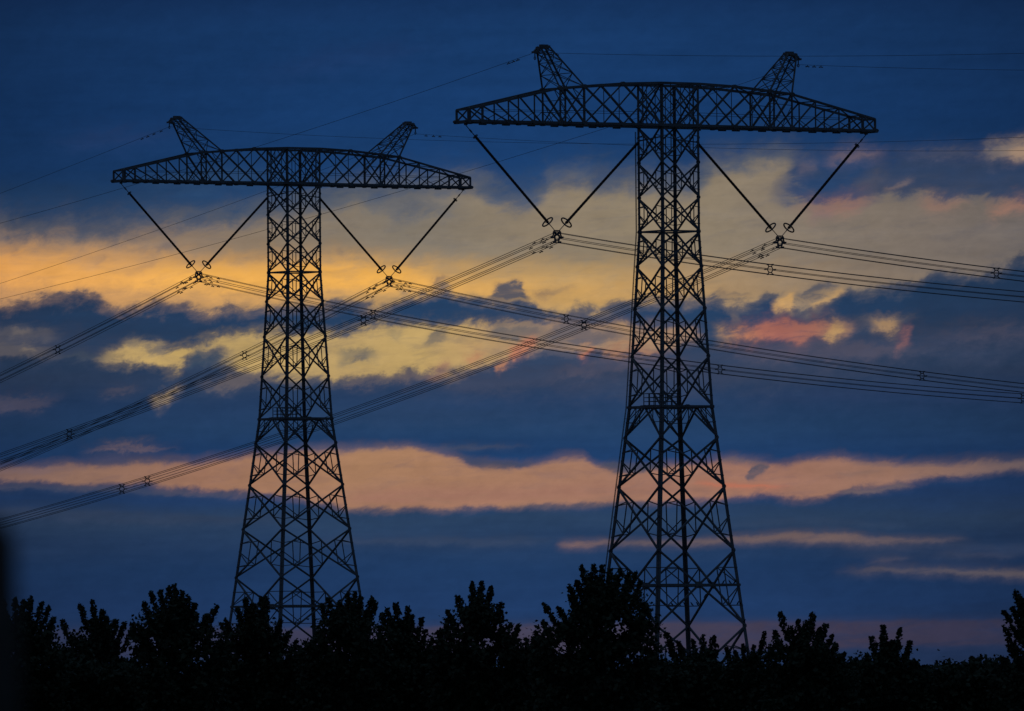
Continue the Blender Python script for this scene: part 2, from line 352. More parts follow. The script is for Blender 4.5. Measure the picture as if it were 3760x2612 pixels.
# ---- C: the peach band
C_top = [(0, 1056), (100, 1046), (200, 1046), (300, 1040), (420, 1040), (480, 1034), (540, 1028), (640, 1018), (760, 1011), (880, 1008), (960, 1013), (1030, 1030), (1070, 1047),
         (1110, 1050), (1180, 1046), (1250, 1036), (1310, 1030), (1340, 1048), (1400, 1058), (1500, 1050), (1600, 1038), (1700, 1040), (1750, 1046), (1800, 1036), (1870, 1030), (1950, 1039),
         (2050, 1042), (2150, 1041), (2220, 1036), (2297, 1034)]
C_bot = [(0, 1080), (50, 1084), (100, 1078), (170, 1088), (250, 1084), (310, 1082), (380, 1094), (470, 1096), (530, 1104), (600, 1106), (700, 1122), (780, 1136), (850, 1140),
         (1000, 1140), (1100, 1132), (1150, 1138), (1250, 1130), (1350, 1129), (1420, 1126), (1520, 1122), (1600, 1118), (1650, 1114), (1710, 1107), (1740, 1112), (1780, 1118), (1850, 1115),
         (1900, 1097), (2000, 1083), (2100, 1071), (2200, 1062), (2297, 1054)]
C_col = ramp([(0, (126, 98, 90)), (200, (144, 109, 92)), (450, (156, 114, 92)), (800, (170, 127, 95)), (1100, (169, 125, 97)), (1400, (160, 118, 97)), (1700, (158, 114, 96)), (2000, (150, 112, 95)), (2150, (132, 104, 95)), (2297, (104, 90, 94))])
sky = cloud(sky, C_top, C_bot, C_col, 0.97, st=9, sb=7, big=3, mid=18, fine=4, halo=0.4, fray=0.16)
mC = cloud.mask
sky = streak(sky, [(700, 1120), (900, 1118), (1100, 1112), (1600, 1092)], [16, 22, 18, 8], c3((156, 112, 97)), 0.85, st=20, sb=20, big=6, mid=12, fine=6, ends=(650, 1650, 200), within=mC)
for pts, th, c, op, e in (([(1550, 1083), (1640, 1088), (1770, 1094)], [2, 4, 3], (190, 112, 88), 0.75, (1540, 1785, 60)), ([(1676, 1068), (1688, 1060), (1700, 1056), (1716, 1052)], [3, 13, 16, 8], (70, 76, 94), 0.9, (1674, 1722, 10)), ([(1330, 1044), (1370, 1050), (1440, 1052), (1500, 1046)], [5, 12, 10, 4], (70, 74, 92), 0.8, (1325, 1520, 40)), ([(1030, 1024), (1070, 1038), (1110, 1046), (1180, 1040)], [4, 9, 10, 5], (60, 70, 94), 0.7, (1010, 1210, 50)), ([(200, 1040), (300, 1036), (420, 1034)], [4, 6, 4], (60, 66, 90), 0.5, (180, 450, 60)), ([(1600, 1036), (1650, 1032), (1700, 1036)], [3, 4, 3], (112, 96, 98), 0.6, (1590, 1720, 30)), ([(0, 1094), (200, 1098), (420, 1106), (560, 1112)], [4, 6, 5, 4], (74, 76, 92), 0.5, (-900, 640, 100)), ([(1150, 1140), (1300, 1136), (1450, 1132)], [4, 5, 4], (96, 88, 96), 0.5, (1120, 1480, 60)), ([(1880, 1064), (1930, 1062), (1990, 1060)], [2, 3, 2], (128, 104, 98), 0.5, (1870, 2000, 30)),
                          ([(1870, 1106), (1950, 1098), (2040, 1088)], [3, 5, 3], (120, 102, 98), 0.6, (1860, 2060, 50)), ([(960, 1004), (1060, 1006), (1160, 1002)], [2, 5, 2], (78, 80, 96), 0.5, (940, 1200, 80)),
                          ([(0, 1060), (90, 1056), (200, 1052)], [5, 6, 2], (112, 92, 96), 0.6, (-900, 220, 80)), ([(1900, 1042), (2000, 1046), (2120, 1044)], [2, 3, 2], (104, 90, 96), 0.5, (1880, 2150, 80))):
    sky = streak(sky, pts, th, c3(c), op, st=5, sb=5, big=3, mid=14, fine=5, ends=e)
# ---- D, E: thin streaks above the horizon
sky = streak(sky, [(1240, 1219), (1290, 1221), (1400, 1218), (1500, 1219), (1620, 1214), (1750, 1206), (1850, 1206), (1950, 1213), (2050, 1214), (2170, 1210)], [2, 5, 3, 6, 5, 9, 10, 9, 5, 2],
             ramp([(1235, (144, 110, 98)), (1400, (108, 92, 94)), (1550, (112, 94, 94)), (1850, (122, 100, 94)), (2170, (84, 80, 92))]), 0.8, st=6, sb=7, big=2, mid=12, fine=4, ends=(1238, 2190, 50), halo=0.45)
for pts, th, c, op, e in (([(1860, 1283), (1960, 1281), (2050, 1280), (2150, 1283), (2230, 1286), (2297, 1289)], [2, 3, 3, 5, 6, 7], (106, 94, 94), 0.68, (1850, 2900, 120)),
                          ([(1945, 1262), (2000, 1256), (2046, 1249)], [2, 4, 2], (96, 86, 94), 0.6, (1940, 2055, 40)), ([(2100, 1244), (2200, 1246), (2270, 1246)], [2, 4, 2], (70, 72, 92), 0.5, (2080, 2290, 60)),
                          ([(700, 1212), (900, 1214), (1100, 1216), (1250, 1212)], [4, 7, 8, 4], (58, 70, 94), 0.6, (650, 1300, 160)), ([(1600, 1180), (1800, 1172), (2000, 1178)], [6, 10, 6], (52, 68, 94), 0.5, (1550, 2100, 160)),
                          ([(1900, 1236), (2100, 1240), (2297, 1236)], [14, 18, 14], (54, 66, 92), 0.45, (1800, 2900, 200)), ([(0, 1150), (250, 1160), (520, 1166)], [10, 14, 8], (54, 66, 90), 0.5, (-900, 700, 200))):
    sky = streak(sky, pts, th, c3(c), op, st=7, sb=8, big=4, mid=14, fine=4, ends=e, halo=0.45)
# ---- F: dull mauve band on the horizon
sky = cloud(sky, [(0, 1412), (600, 1410), (1148, 1403), (1500, 1397), (2297, 1390)], [(0, 1478), (900, 1472), (1700, 1458), (2297, 1446)], ramp([(0, (44, 52, 80)), (500, (54, 56, 80)), (800, (66, 62, 84)), (1300, (72, 66, 84)), (1800, (66, 59, 78)), (2297, (50, 50, 72))]),
            0.9, st=6, sb=6, big=2, mid=5, fine=3, halo=0.4)
# sky above the frame, with brightness added to light pylons and trees
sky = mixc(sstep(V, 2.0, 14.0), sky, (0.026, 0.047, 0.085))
tex = M('ADD', 1.0, M('ADD', M('MULTIPLY', em, 0.22), M('ADD', M('MULTIPLY', es, 0.36), M('ADD', M('MULTIPLY', ef, 0.2), M('MULTIPLY', eb, 0.2)))))
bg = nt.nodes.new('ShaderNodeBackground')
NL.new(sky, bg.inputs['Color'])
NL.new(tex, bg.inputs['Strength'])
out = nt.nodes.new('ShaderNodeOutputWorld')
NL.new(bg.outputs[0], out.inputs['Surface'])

# ------------------------------------------------------------------ sun (already down behind the cloud bands)
sd = bpy.data.lights.new('sun', 'SUN')
sd.energy = 0.03
sd.angle = R(0.5)
sd.color = (1.0, 0.72, 0.45)
sun = bpy.data.objects.new('sun', sd)
C.objects.link(sun)
sun.rotation_euler = Vector((-math.sin(R(SUN_AZ)), -math.cos(R(SUN_AZ)), -math.tan(R(SUN_EL)))).to_track_quat('-Z', 'Y').to_euler()
#@END_SKY

# ------------------------------------------------------------------ materials
def mat(name, c1, c2, rough=0.7, metal=0.0, scale=3.0, coords='Object', bump=0.0):
    m = bpy.data.materials.new(name)
    m.use_nodes = True
    t = m.node_tree
    b = t.nodes['Principled BSDF']
    b.inputs['Roughness'].default_value = rough
    b.inputs['Metallic'].default_value = metal
    tcn = t.nodes.new('ShaderNodeTexCoord')
    nz = t.nodes.new('ShaderNodeTexNoise')
    nz.inputs['Scale'].default_value = scale
    nz.inputs['Detail'].default_value = 5
    t.links.new(tcn.outputs[coords], nz.inputs['Vector'])
    rp = t.nodes.new('ShaderNodeValToRGB')
    rp.color_ramp.elements[0].position = 0.35
    rp.color_ramp.elements[1].position = 0.68
    rp.color_ramp.elements[0].color = (*c1, 1)
    rp.color_ramp.elements[1].color = (*c2, 1)
    t.links.new(nz.outputs['Fac'], rp.inputs[0])
    t.links.new(rp.outputs[0], b.inputs['Base Color'])
    if bump:
        bn = t.nodes.new('ShaderNodeBump')
        bn.inputs['Strength'].default_value = bump
        t.links.new(nz.outputs['Fac'], bn.inputs['Height'])
        t.links.new(bn.outputs[0], b.inputs['Normal'])
    return m

STEEL = mat('weathered_galvanised_steel', (0.15, 0.16, 0.17), (0.25, 0.26, 0.27), 0.65, 0.0, 0.8)
ALU = mat('dull_aluminium', (0.13, 0.13, 0.14), (0.19, 0.19, 0.20), 0.7, 0.0, 2.0)
RUBBER = mat('dark_silicone_rubber', (0.06, 0.035, 0.03), (0.09, 0.05, 0.045), 0.6, 0.0, 6.0)
LEAF = mat('leaves', (0.040, 0.055, 0.026), (0.075, 0.095, 0.045), 0.75, 0.0, 2.2)
BARK = mat('bark', (0.05, 0.04, 0.03), (0.10, 0.085, 0.07), 0.9, 0.0, 8.0)
WOOD = mat('weathered_wood', (0.07, 0.06, 0.05), (0.13, 0.11, 0.09), 0.9, 0.0, 18.0, bump=0.3)
FEATHER = mat('black_feathers', (0.02, 0.02, 0.025), (0.04, 0.04, 0.045), 0.7, 0.0, 30.0)
GRASS = mat('rough_grass', (0.035, 0.05, 0.02), (0.07, 0.08, 0.035), 0.95, 0.0, 0.15)

# ------------------------------------------------------------------ helpers
def obj(name, bm, material, parent=None, smooth=False):
    me = bpy.data.meshes.new(name)
    bm.to_mesh(me)
    bm.free()
    me.materials.append(material)
    if smooth:
        for p in me.polygons:
            p.use_smooth = True
    o = bpy.data.objects.new(name, me)
    C.objects.link(o)
    if parent is not None:
        o.parent = parent
    return o

def thing(name, label, cat, loc=(0, 0, 0), rotz=0.0, group=None):
    o = bpy.data.objects.new(name, None)
    o.empty_display_size = 0.5
    C.objects.link(o)
    o.location = loc
    o.rotation_euler = (0, 0, rotz)
    o['label'] = label
    o['category'] = cat
    if group:
        o['group'] = group
    return o

def bar(bm, p, q, w, w2=None):               # a square section bar from p to q
    p, q = Vector(p), Vector(q)
    d = q - p
    if d.length < 1e-6:
        return
    d.normalize()
    ref = Vector((0, 0, 1)) if abs(d.z) < 0.92 else Vector((1, 0, 0))
    a = d.cross(ref).normalized() * (w / 2)
    b = d.cross(a).normalized() * ((w2 or w) / 2)
    vs_ = [bm.verts.new(p + s * a + t * b) for s, t in ((-1, -1), (1, -1), (1, 1), (-1, 1))] + \
          [bm.verts.new(q + s * a + t * b) for s, t in ((-1, -1), (1, -1), (1, 1), (-1, 1))]
    for f in ((3, 2, 1, 0), (4, 5, 6, 7), (0, 1, 5, 4), (1, 2, 6, 5), (2, 3, 7, 6), (3, 0, 4, 7)):
        bm.faces.new([vs_[i] for i in f])

def angle(bm, p, q, w, inward):              # an L-section leg: two flanges at a right angle
    p, q = Vector(p), Vector(q)
    d = (q - p).normalized()
    ix, iy = inward
    a = Vector((ix, 0, 0)) - d * d.x * ix
    b = Vector((0, iy, 0)) - d * d.y * iy
    a, b = a.normalized(), b.normalized()
    th = 0.03
    for e, f in ((a, b), (b, a)):
        c = [p, p + e * w, p + e * w + f * th, p + f * th]
        c2 = [x + (q - p) for x in c]
        vv = [bm.verts.new(x) for x in c + c2]
        for k in ((3, 2, 1, 0), (4, 5, 6, 7), (0, 1, 5, 4), (1, 2, 6, 5), (2, 3, 7, 6), (3, 0, 4, 7)):
            bm.faces.new([vv[i] for i in k])

def plate(bm, c, w, h, normal, th=0.06):     # gusset plate
    n = Vector(normal).normalized()
    z = Vector((0, 0, 1))
    x = z.cross(n).normalized()
    vv = []
    for s in (-1, 1):
        for i in range(8):
            t = 2 * math.pi * (i + 0.5) / 8
            vv.append(bm.verts.new(Vector(c) + n * s * th / 2 + x * math.cos(t) * w / 2 + z * math.sin(t) * h / 2))
    bm.faces.new(vv[:8][::-1])
    bm.faces.new(vv[8:])
    for i in range(8):
        j = (i + 1) % 8
        bm.faces.new((vv[i], vv[j], vv[8 + j], vv[8 + i]))

def tube(bm, pts, radii, sides=6, cap=True):
    pts = [Vector(p) for p in pts]
    if not hasattr(radii, '__len__'):
        radii = [radii] * len(pts)
    rings = []
    prev = None
    for i, p in enumerate(pts):
        d = (pts[min(i + 1, len(pts) - 1)] - pts[max(i - 1, 0)]).normalized()
        if prev is None:
            ref = Vector((0, 0, 1)) if abs(d.z) < 0.9 else Vector((1, 0, 0))
            prev = d.cross(ref).normalized()
        a = (prev - d * prev.dot(d)).normalized()
        prev = a
        b = d.cross(a)
        rings.append([bm.verts.new(p + (a * math.cos(2 * math.pi * k / sides) + b * math.sin(2 * math.pi * k / sides)) * radii[i]) for k in range(sides)])
    for r1, r2 in zip(rings, rings[1:]):
        for k in range(sides):
            j = (k + 1) % sides
            bm.faces.new((r1[k], r1[j], r2[j], r2[k]))
    if cap:
        bm.faces.new(rings[0][::-1])
        bm.faces.new(rings[-1])

def torus(bm, c, axis, rad, r, n=28, s=8):
    axis = Vector(axis).normalized()
    ref = Vector((0, 1, 0)) if abs(axis.y) < 0.9 else Vector((1, 0, 0))
    a = axis.cross(ref).normalized()
    b = axis.cross(a)
    g = []
    for i in range(n):
        t = 2 * math.pi * i / n
        o = a * math.cos(t) + b * math.sin(t)
        g.append([bm.verts.new(Vector(c) + o * (rad + r * math.cos(2 * math.pi * k / s)) + axis * r * math.sin(2 * math.pi * k / s)) for k in range(s)])
    for i in range(n):
        for k in range(s):
            bm.faces.new((g[i][k], g[i][(k + 1) % s], g[(i + 1) % n][(k + 1) % s], g[(i + 1) % n][k]))

def lerp(p, q, t):
    return Vector(p).lerp(Vector(q), t)

# ------------------------------------------------------------------ ground
bm = bmesh.new()
xs = [-20000, -4000, -800, -200, -60, 0, 60, 200, 800, 4000, 20000]
ys = [-4000, -400, -60, 0, 60, 200, 400, 800, 1500, 4000, 30000]
g = [[bm.verts.new((x, y, 0)) for x in xs] for y in ys]
for i in range(len(ys) - 1):
    for j in range(len(xs) - 1):
        bm.faces.new((g[i][j], g[i][j + 1], g[i + 1][j + 1], g[i + 1][j]))
gr = obj('ground', bm, GRASS)
gr['kind'] = 'structure'

# ------------------------------------------------------------------ pylons
AZ = R(32)                                   # direction of the cross arms in plan; the lines run along the local y axis
ARM = 19.75
def pylon(label, loc, zb, upper, lower, strut, w_top, w_plat, w_base, z_plat, peak_u, lug_u, ladder):
    """zb: height of the arm's bottom chord; upper / lower: panel points above / below the work platform"""
    t = thing('transmission_pylon', label, 'pylon', loc, AZ, 'lattice pylons standing behind the trees')
    zs = upper[2]
    def hw(z):
        if z >= zs: return w_top / 2
        if z >= z_plat: return (w_top + (w_plat - w_top) * (zs - z) / (zs - z_plat)) / 2
        return (w_plat + (w_base - w_plat) * (z_plat - z) / z_plat) / 2
    CS = [(-1, -1), (1, -1), (1, 1), (-1, 1)]
    def P(c, z):
        h = hw(z)
        return Vector((c[0] * h, c[1] * h, z))
    ztop = zb + 3.42
    # legs
    for c in CS:
        bm = bmesh.new()
        for z0, z1, w in ((0, z_plat, 0.29), (z_plat, zs, 0.25), (zs, zb, 0.21), (zb, ztop, 0.2)):
            n = 3
            angle(bm, P(c, z0), P(c, z1), w, (-c[0], -c[1]))
        for z in upper + lower + [zb]:
            p = P(c, z)
            for nrm in ((1, 0, 0), (0, 1, 0)):
                off = Vector((-c[0], -c[1], 0)) * 0.1
                k = 0.42 if z in (upper[2], z_plat, zb) else 0.3
                plate(bm, p + off, k, k * 1.25, nrm)
        # concrete-capped foot
        bar(bm, P(c, 0) + Vector((0, 0, -0.3)), P(c, 0) + Vector((0, 0, 0.25)), 0.9)
        obj('leg', bm, STEEL, t)
    # bracing: X panels with redundants on the four faces
    bm = bmesh.new()
    def face_x(c1, c2, z1, z0, wm, ws, mode='x'):
        a1, b1, a0, b0 = P(c1, z1), P(c2, z1), P(c1, z0), P(c2, z0)
        h1, h0 = hw(z1), hw(z0)
        k = h1 / (h1 + h0)
        X = lerp(a1, b0, k)
        bar(bm, a1, b0, wm)
        bar(bm, b1, a0, wm)
        for (p1, p0) in ((a1, a0), (b1, b0)):
            q1, q0 = lerp(p1, X, 0.5), lerp(p0, X, 0.5)
            if mode == 'x':
                L1, Lm, L0 = lerp(p1, p0, 0.30), lerp(p1, p0, 0.46), lerp(p1, p0, 0.78)
                bar(bm, L1, q1, ws); bar(bm, q1, q0, ws); bar(bm, Lm, q0, ws); bar(bm, q0, L0, ws)
            elif mode == 'strut':
                zx = X.z
                Lx = lerp(p1, p0, k)
                bar(bm, lerp(p1, p0, k / 2), q1, ws); bar(bm, Lx, q1, ws)
                bar(bm, lerp(p1, p0, (1 + k) / 2), q0, ws); bar(bm, Lx, q0, ws)
                bar(bm, lerp(X, Lx, 0.5), q1, ws); bar(bm, lerp(X, Lx, 0.5), q0, ws)
        if mode == 'strut':
            bar(bm, lerp(a1, a0, k), lerp(b1, b0, k), 0.2)
            n = (Vector(c1 + (0,)) + Vector(c2 + (0,)))
            plate(bm, X, 0.75, 0.6, n)
    faces = [(CS[i], CS[(i + 1) % 4]) for i in range(4)]
    lv = [zb] + upper
    for i in range(len(lv) - 1):
        for c1, c2 in faces:
            face_x(c1, c2, lv[i], lv[i + 1], 0.125 if i > 2 else 0.115, 0.062 if i < 3 else 0.068)
    # waist frame and platform frame
    for z, w in ((upper[2], 0.13), (z_plat, 0.2)):
        for c1, c2 in faces:
            bar(bm, P(c1, z), P(c2, z), w)
        for i in range(4):
            bar(bm, lerp(P(CS[i], z), P(CS[(i + 1) % 4], z), 0.5), lerp(P(CS[(i + 1) % 4], z), P(CS[(i + 2) % 4], z), 0.5), 0.08)
    # K panel under the platform
    z1, z0 = z_plat, lower[0]
    for c1, c2 in faces:
        mid = lerp(P(c1, z1), P(c2, z1), 0.5)
        plate(bm, mid, 0.7, 0.35, Vector(c1 + (0,)) + Vector(c2 + (0,)))
        for c in (c1, c2):
            a1, a0 = P(c, z1), P(c, z0)
            bar(bm, mid, a0, 0.13)
            h1, h2 = lerp(mid, a0, 0.5), lerp(a1, a0, 0.5)
            bar(bm, h1, h2, 0.06)
            bar(bm, lerp(a1, mid, 0.5), h2, 0.06)
            bar(bm, lerp(a1, mid, 0.5), h1, 0.06)
            bar(bm, lerp(a1, mid, 0.8), a0, 0.06)
    lw = [z0] + lower[1:]
    for i in range(len(lw) - 1):
        for c1, c2 in faces:
            last = i == len(lw) - 2
            face_x(c1, c2, lw[i], lw[i + 1], 0.145, 0.075, 'strut' if last else 'x')
    for c1, c2 in faces:                     # last panel down to the footings
        face_x(c1, c2, lw[-1], 0.0, 0.15, 0.08, 'x')
    # web of the head between the arms
    for c1, c2 in faces:
        a1, b1, a0, b0 = Vector((*(Vector(c1) * hw(zb)), ztop)), Vector((*(Vector(c2) * hw(zb)), ztop)), P(c1, zb), P(c2, zb)
        bar(bm, a1, b0, 0.11); bar(bm, b1, a0, 0.11)
        bar(bm, a1, b1, 0.2); bar(bm, a0, b0, 0.24)
        mt, mb_ = lerp(a1, b1, 0.5), lerp(a0, b0, 0.5)
        for p in (lerp(a1, a0, 0.5), lerp(b1, b0, 0.5)):
            bar(bm, p, mt, 0.06); bar(bm, p, mb_, 0.06)
        for f in (0.25, 0.75):
            bar(bm, lerp(a1, b1, f), lerp(a0, b0, f), 0.05)
    h = hw(zb)
    bar(bm, (-h, -h, zb + 0.05), (h, h, zb + 0.05), 0.1); bar(bm, (-h, h, zb), (h, -h, zb), 0.1)
    obj('body_bracing', bm, STEEL, t)
    # arms
    u1, u2, ht = 11.25, 9.0, w_top / 2
    def vh(u): return ht + (0.9 - ht) * (u - ht) / (ARM - ht)
    def zt(u):
        if u <= 3.0: return zb + 3.42
        if u <= u1: return zb + 3.42 - 0.62 * ((u - 3.0) / (u1 - 3.0)) ** 1.25
        return zb + 2.80 - (2.80 - 0.95) * (u - u1) / (ARM - u1)
    for s in (-1, 1):
        bm = bmesh.new()
        def B(u, v): return Vector((s * u, v * vh(u), zb))
        def T(u, v): return Vector((s * u, v * vh(u), zt(u)))
        NB = [ht, ht + (u2 - ht) / 2, u2, u1, 13.65, 16.05, 18.45, ARM]
        for v in (-1, 1):
            for a, b in zip(NB, NB[1:]):
                bar(bm, B(a, v), B(b, v), 0.25, 0.2)
                bar(bm, T(a, v), T(b, v), 0.2 if b <= u1 else 0.17)
            for i, (a, b) in enumerate(zip(NB, NB[1:])):
                if b <= u1 + 0.01:
                    bar(bm, T(b, v), B(a, v), 0.15)
                    bar(bm, T(a, v), B(b, v), 0.1)
                elif b < ARM - 0.1:
                    bar(bm, T(b, v), B(a, v), 0.11)
                    bar(bm, lerp(T(a, v), B(a, v), 0.62), B(lerp((a,0,0), (b,0,0), 0.55).x, v), 0.05)
                else:
                    bar(bm, T(b, v), B(a, v), 0.1); bar(bm, T(a, v), B(b, v), 0.1)
                if b >= u2 - 0.01:
                    bar(bm, T(b, v), B(b, v), 0.12 if b < 12 else (0.09 if b < 18 else 0.15))
                m_ = (a + b) / 2
                if b <= u2 + 0.01:
                    bar(bm, T(m_, v), B(m_, v), 0.05)
                # chord gussets
                plate(bm, B(b, v), 0.6, 0.32, (0, 1, 0), 0.3)
                if b <= u1 + 0.01:
                    plate(bm, T(b, v), 0.5, 0.34, (0, 1, 0), 0.25)
            # secondary web of the panel that carries the peak
            for f in (0.33, 0.66):
                bar(bm, lerp(T(u2, v), B(u2, v), f), lerp(T(u1, v), B(u1, v), f), 0.05)
                bar(bm, lerp(T(u2, v), B(u2, v), f), lerp(T(u2, v), T(u1, v), 0.5), 0.05)
                bar(bm, lerp(T(u1, v), B(u1, v), f), lerp(B(u2, v), B(u1, v), 0.5), 0.05)
            # safety rail half way up the web
            bar(bm, (s * ht, v * vh(ht) * 0.96, zb + 1.05), (s * 17.5, v * vh(17.5) * 0.96, zb + 0.95), 0.035)
        for i, (a, b) in enumerate(zip(NB, NB[1:])):     # plan bracing, top and bottom
            k = 1 if i % 2 else -1
            for G in (B, T):
                bar(bm, G(b, -1), G(b, 1), 0.09)
                bar(bm, G(a, -k), G(b, k), 0.08)
            bar(bm, B(a, k) + Vector((0, 0, 0.03)), B(b, -k) + Vector((0, 0, 0.03)), 0.07)
        for v in (-1, 1):                    # cleats under the bottom chord
            for u in (3.9, 6.3, 7.6, 10.1, 12.4, 14.9, 17.2):
                bar(bm, B(u - 0.35, v) + Vector((0, 0, -0.13)), B(u + 0.35, v) + Vector((0, 0, -0.13)), 0.14)
        bar(bm, B(ARM - 0.1, -1) + Vector((s * 0.1, -0.25, -0.05)), B(ARM - 0.1, 1) + Vector((s * 0.1, 0.25, -0.05)), 0.26)
        bar(bm, T(ARM, -1), T(ARM, 1), 0.15)
        bar(bm, B(ARM - 0.3, 0), B(ARM - 0.3, 0) + Vector((0, 0, -0.3)), 0.22)
        # V-shaped hanger frame at the body
        obj('crossarm', bm, STEEL, t)
        # earth wire peak
        bm = bmesh.new()
        pz = zb + 6.22
        feet = [T(u1, -1), T(u1, 1), T(u2, 1), T(u2, -1)]
        tops = [Vector((s * (peak_u + 0.42), -0.34, pz - 0.1)), Vector((s * (peak_u + 0.42), 0.34, pz - 0.1)),
                Vector((s * (peak_u - 0.38), 0.34, pz)), Vector((s * (peak_u - 0.38), -0.34, pz))]
        cuts = [0.0, 0.34, 0.63, 0.86, 1.0]
        for f_, t_ in zip(feet, tops):
            bar(bm, f_, t_, 0.12)
        for i in range(4):
            j = (i + 1) % 4
            for n_, (c0, c1_) in enumerate(zip(cuts, cuts[1:])):
                p0, q0 = lerp(feet[i], tops[i], c0), lerp(feet[j], tops[j], c0)
                p1, q1 = lerp(feet[i], tops[i], c1_), lerp(feet[j], tops[j], c1_)
                bar(bm, p0, q1, 0.05)
                bar(bm, q0, p1, 0.05)
                bar(bm, p1, q1, 0.055)
            bar(bm, tops[i], tops[j], 0.2)
        bar(bm, (s * (peak_u - 0.4), 0, pz + 0.08), (s * (peak_u + 0.3), 0, pz + 0.08), 0.3, 0.2)
        lug = Vector((s * lug_u, 0, pz - 0.45))
        for v in (-0.32, 0.32):
            bar(bm, (s * (peak_u + 0.3), v, pz), lug + Vector((0, v * 0.6, 0)), 0.13)
            bar(bm, (s * (peak_u + 0.35), v, pz - 0.55), lug + Vector((0, v * 0.6, 0)), 0.1)
        bar(bm, lug + Vector((0, -0.4, 0)), lug + Vector((0, 0.4, 0)), 0.16)
        bar(bm, lug, lug + Vector((0, 0, -0.42)), 0.07)
        torus(bm, lug + Vector((0, 0, -0.5)), (1, 0, 0), 0.12, 0.04, 12, 6)
        obj('earth_wire_peak', bm, STEEL, t)
    # work platform with guard rail
    bm = bmesh.new()
    hp = hw(z_plat) - 0.12
    for k in range(9):
        y = -0.75 + k * 0.19
        bar(bm, (-hp, y, z_plat + 0.13), (hp, y, z_plat + 0.13), 0.13, 0.04)
    pf = obj('work_platform', bm, STEEL, t)
    bm = bmesh.new()
    x0, x1, y0, y1, z0 = -2.1, 0.15, -0.75, 0.78, z_plat + 0.15
    cx = [x0, x0 + 0.56, x0 + 1.12, x0 + 1.69, x1]
    posts = [(x, y) for x in cx for y in (y0, y1)] + [(x, (y0 + y1) / 2) for x in (x0, x1)]
    for x, y in posts:
        bar(bm, (x, y, z0), (x, y, z0 + 0.95), 0.06)
    for dz in (0.3, 0.62, 0.95):
        for p, q in (((x0, y0), (x1, y0)), ((x1, y0), (x1, y1)), ((x1, y1), (x0, y1)), ((x0, y1), (x0, y0))):
            bar(bm, (*p, z0 + dz), (*q, z0 + dz), 0.05)
    obj('guard_rail', bm, STEEL, pf)
    if ladder:
        bm = bmesh.new()
        c = (-1, 1)
        zz = [0.5, z_plat, zs, zb - 0.4]
        off = [Vector((-0.20, 0.02, 0)), Vector((0.0, 0.22, 0))]
        for a, b in zip(zz, zz[1:]):
            for o_ in off:
                bar(bm, P(c, a) + o_, P(c, b) + o_, 0.035)
            n = int((b - a) / 0.45)
            for k in range(n):
                p = P(c, a + (b - a) * k / n)
                bar(bm, p + off[0], p + off[1], 0.03)
                if k % 4 == 0:
                    bar(bm, p, p + (off[0] + off[1]) / 2, 0.03)
        obj('climbing_ladder', bm, STEEL, t)
    return t, P

def levels(zb):
    return [zb - d for d in (2.97, 5.83, 8.62, 11.45, 14.9, 18.8, 22.95)]

RB, LB = Vector((12.918, 889.0, 0)), Vector((-21.19, 1063.4, 0))
up = levels(47.76)
right_pylon, PR = pylon('nearer and larger steel lattice pylon with birds on its lower struts', RB, 47.76, up, [22.31, 18.31, 13.1, 6.93], 10.42,
                        3.66, 5.05, 10.0, up[-1], 12.0, 12.8, True)
up = levels(51.45)
left_pylon, PL = pylon('farther and smaller steel lattice pylon on the left, without a ladder on its leg', LB, 51.45, up, [26.15, 22.06, 17.75, 13.05, 6.94], 9.99,
                       3.85, 5.32, 11.7, up[-1], 13.2, 14.0, False)

# ------------------------------------------------------------------ insulators and wires
UX = Vector((math.cos(AZ), math.sin(AZ), 0))
VX = Vector((-math.sin(AZ), math.cos(AZ), 0))

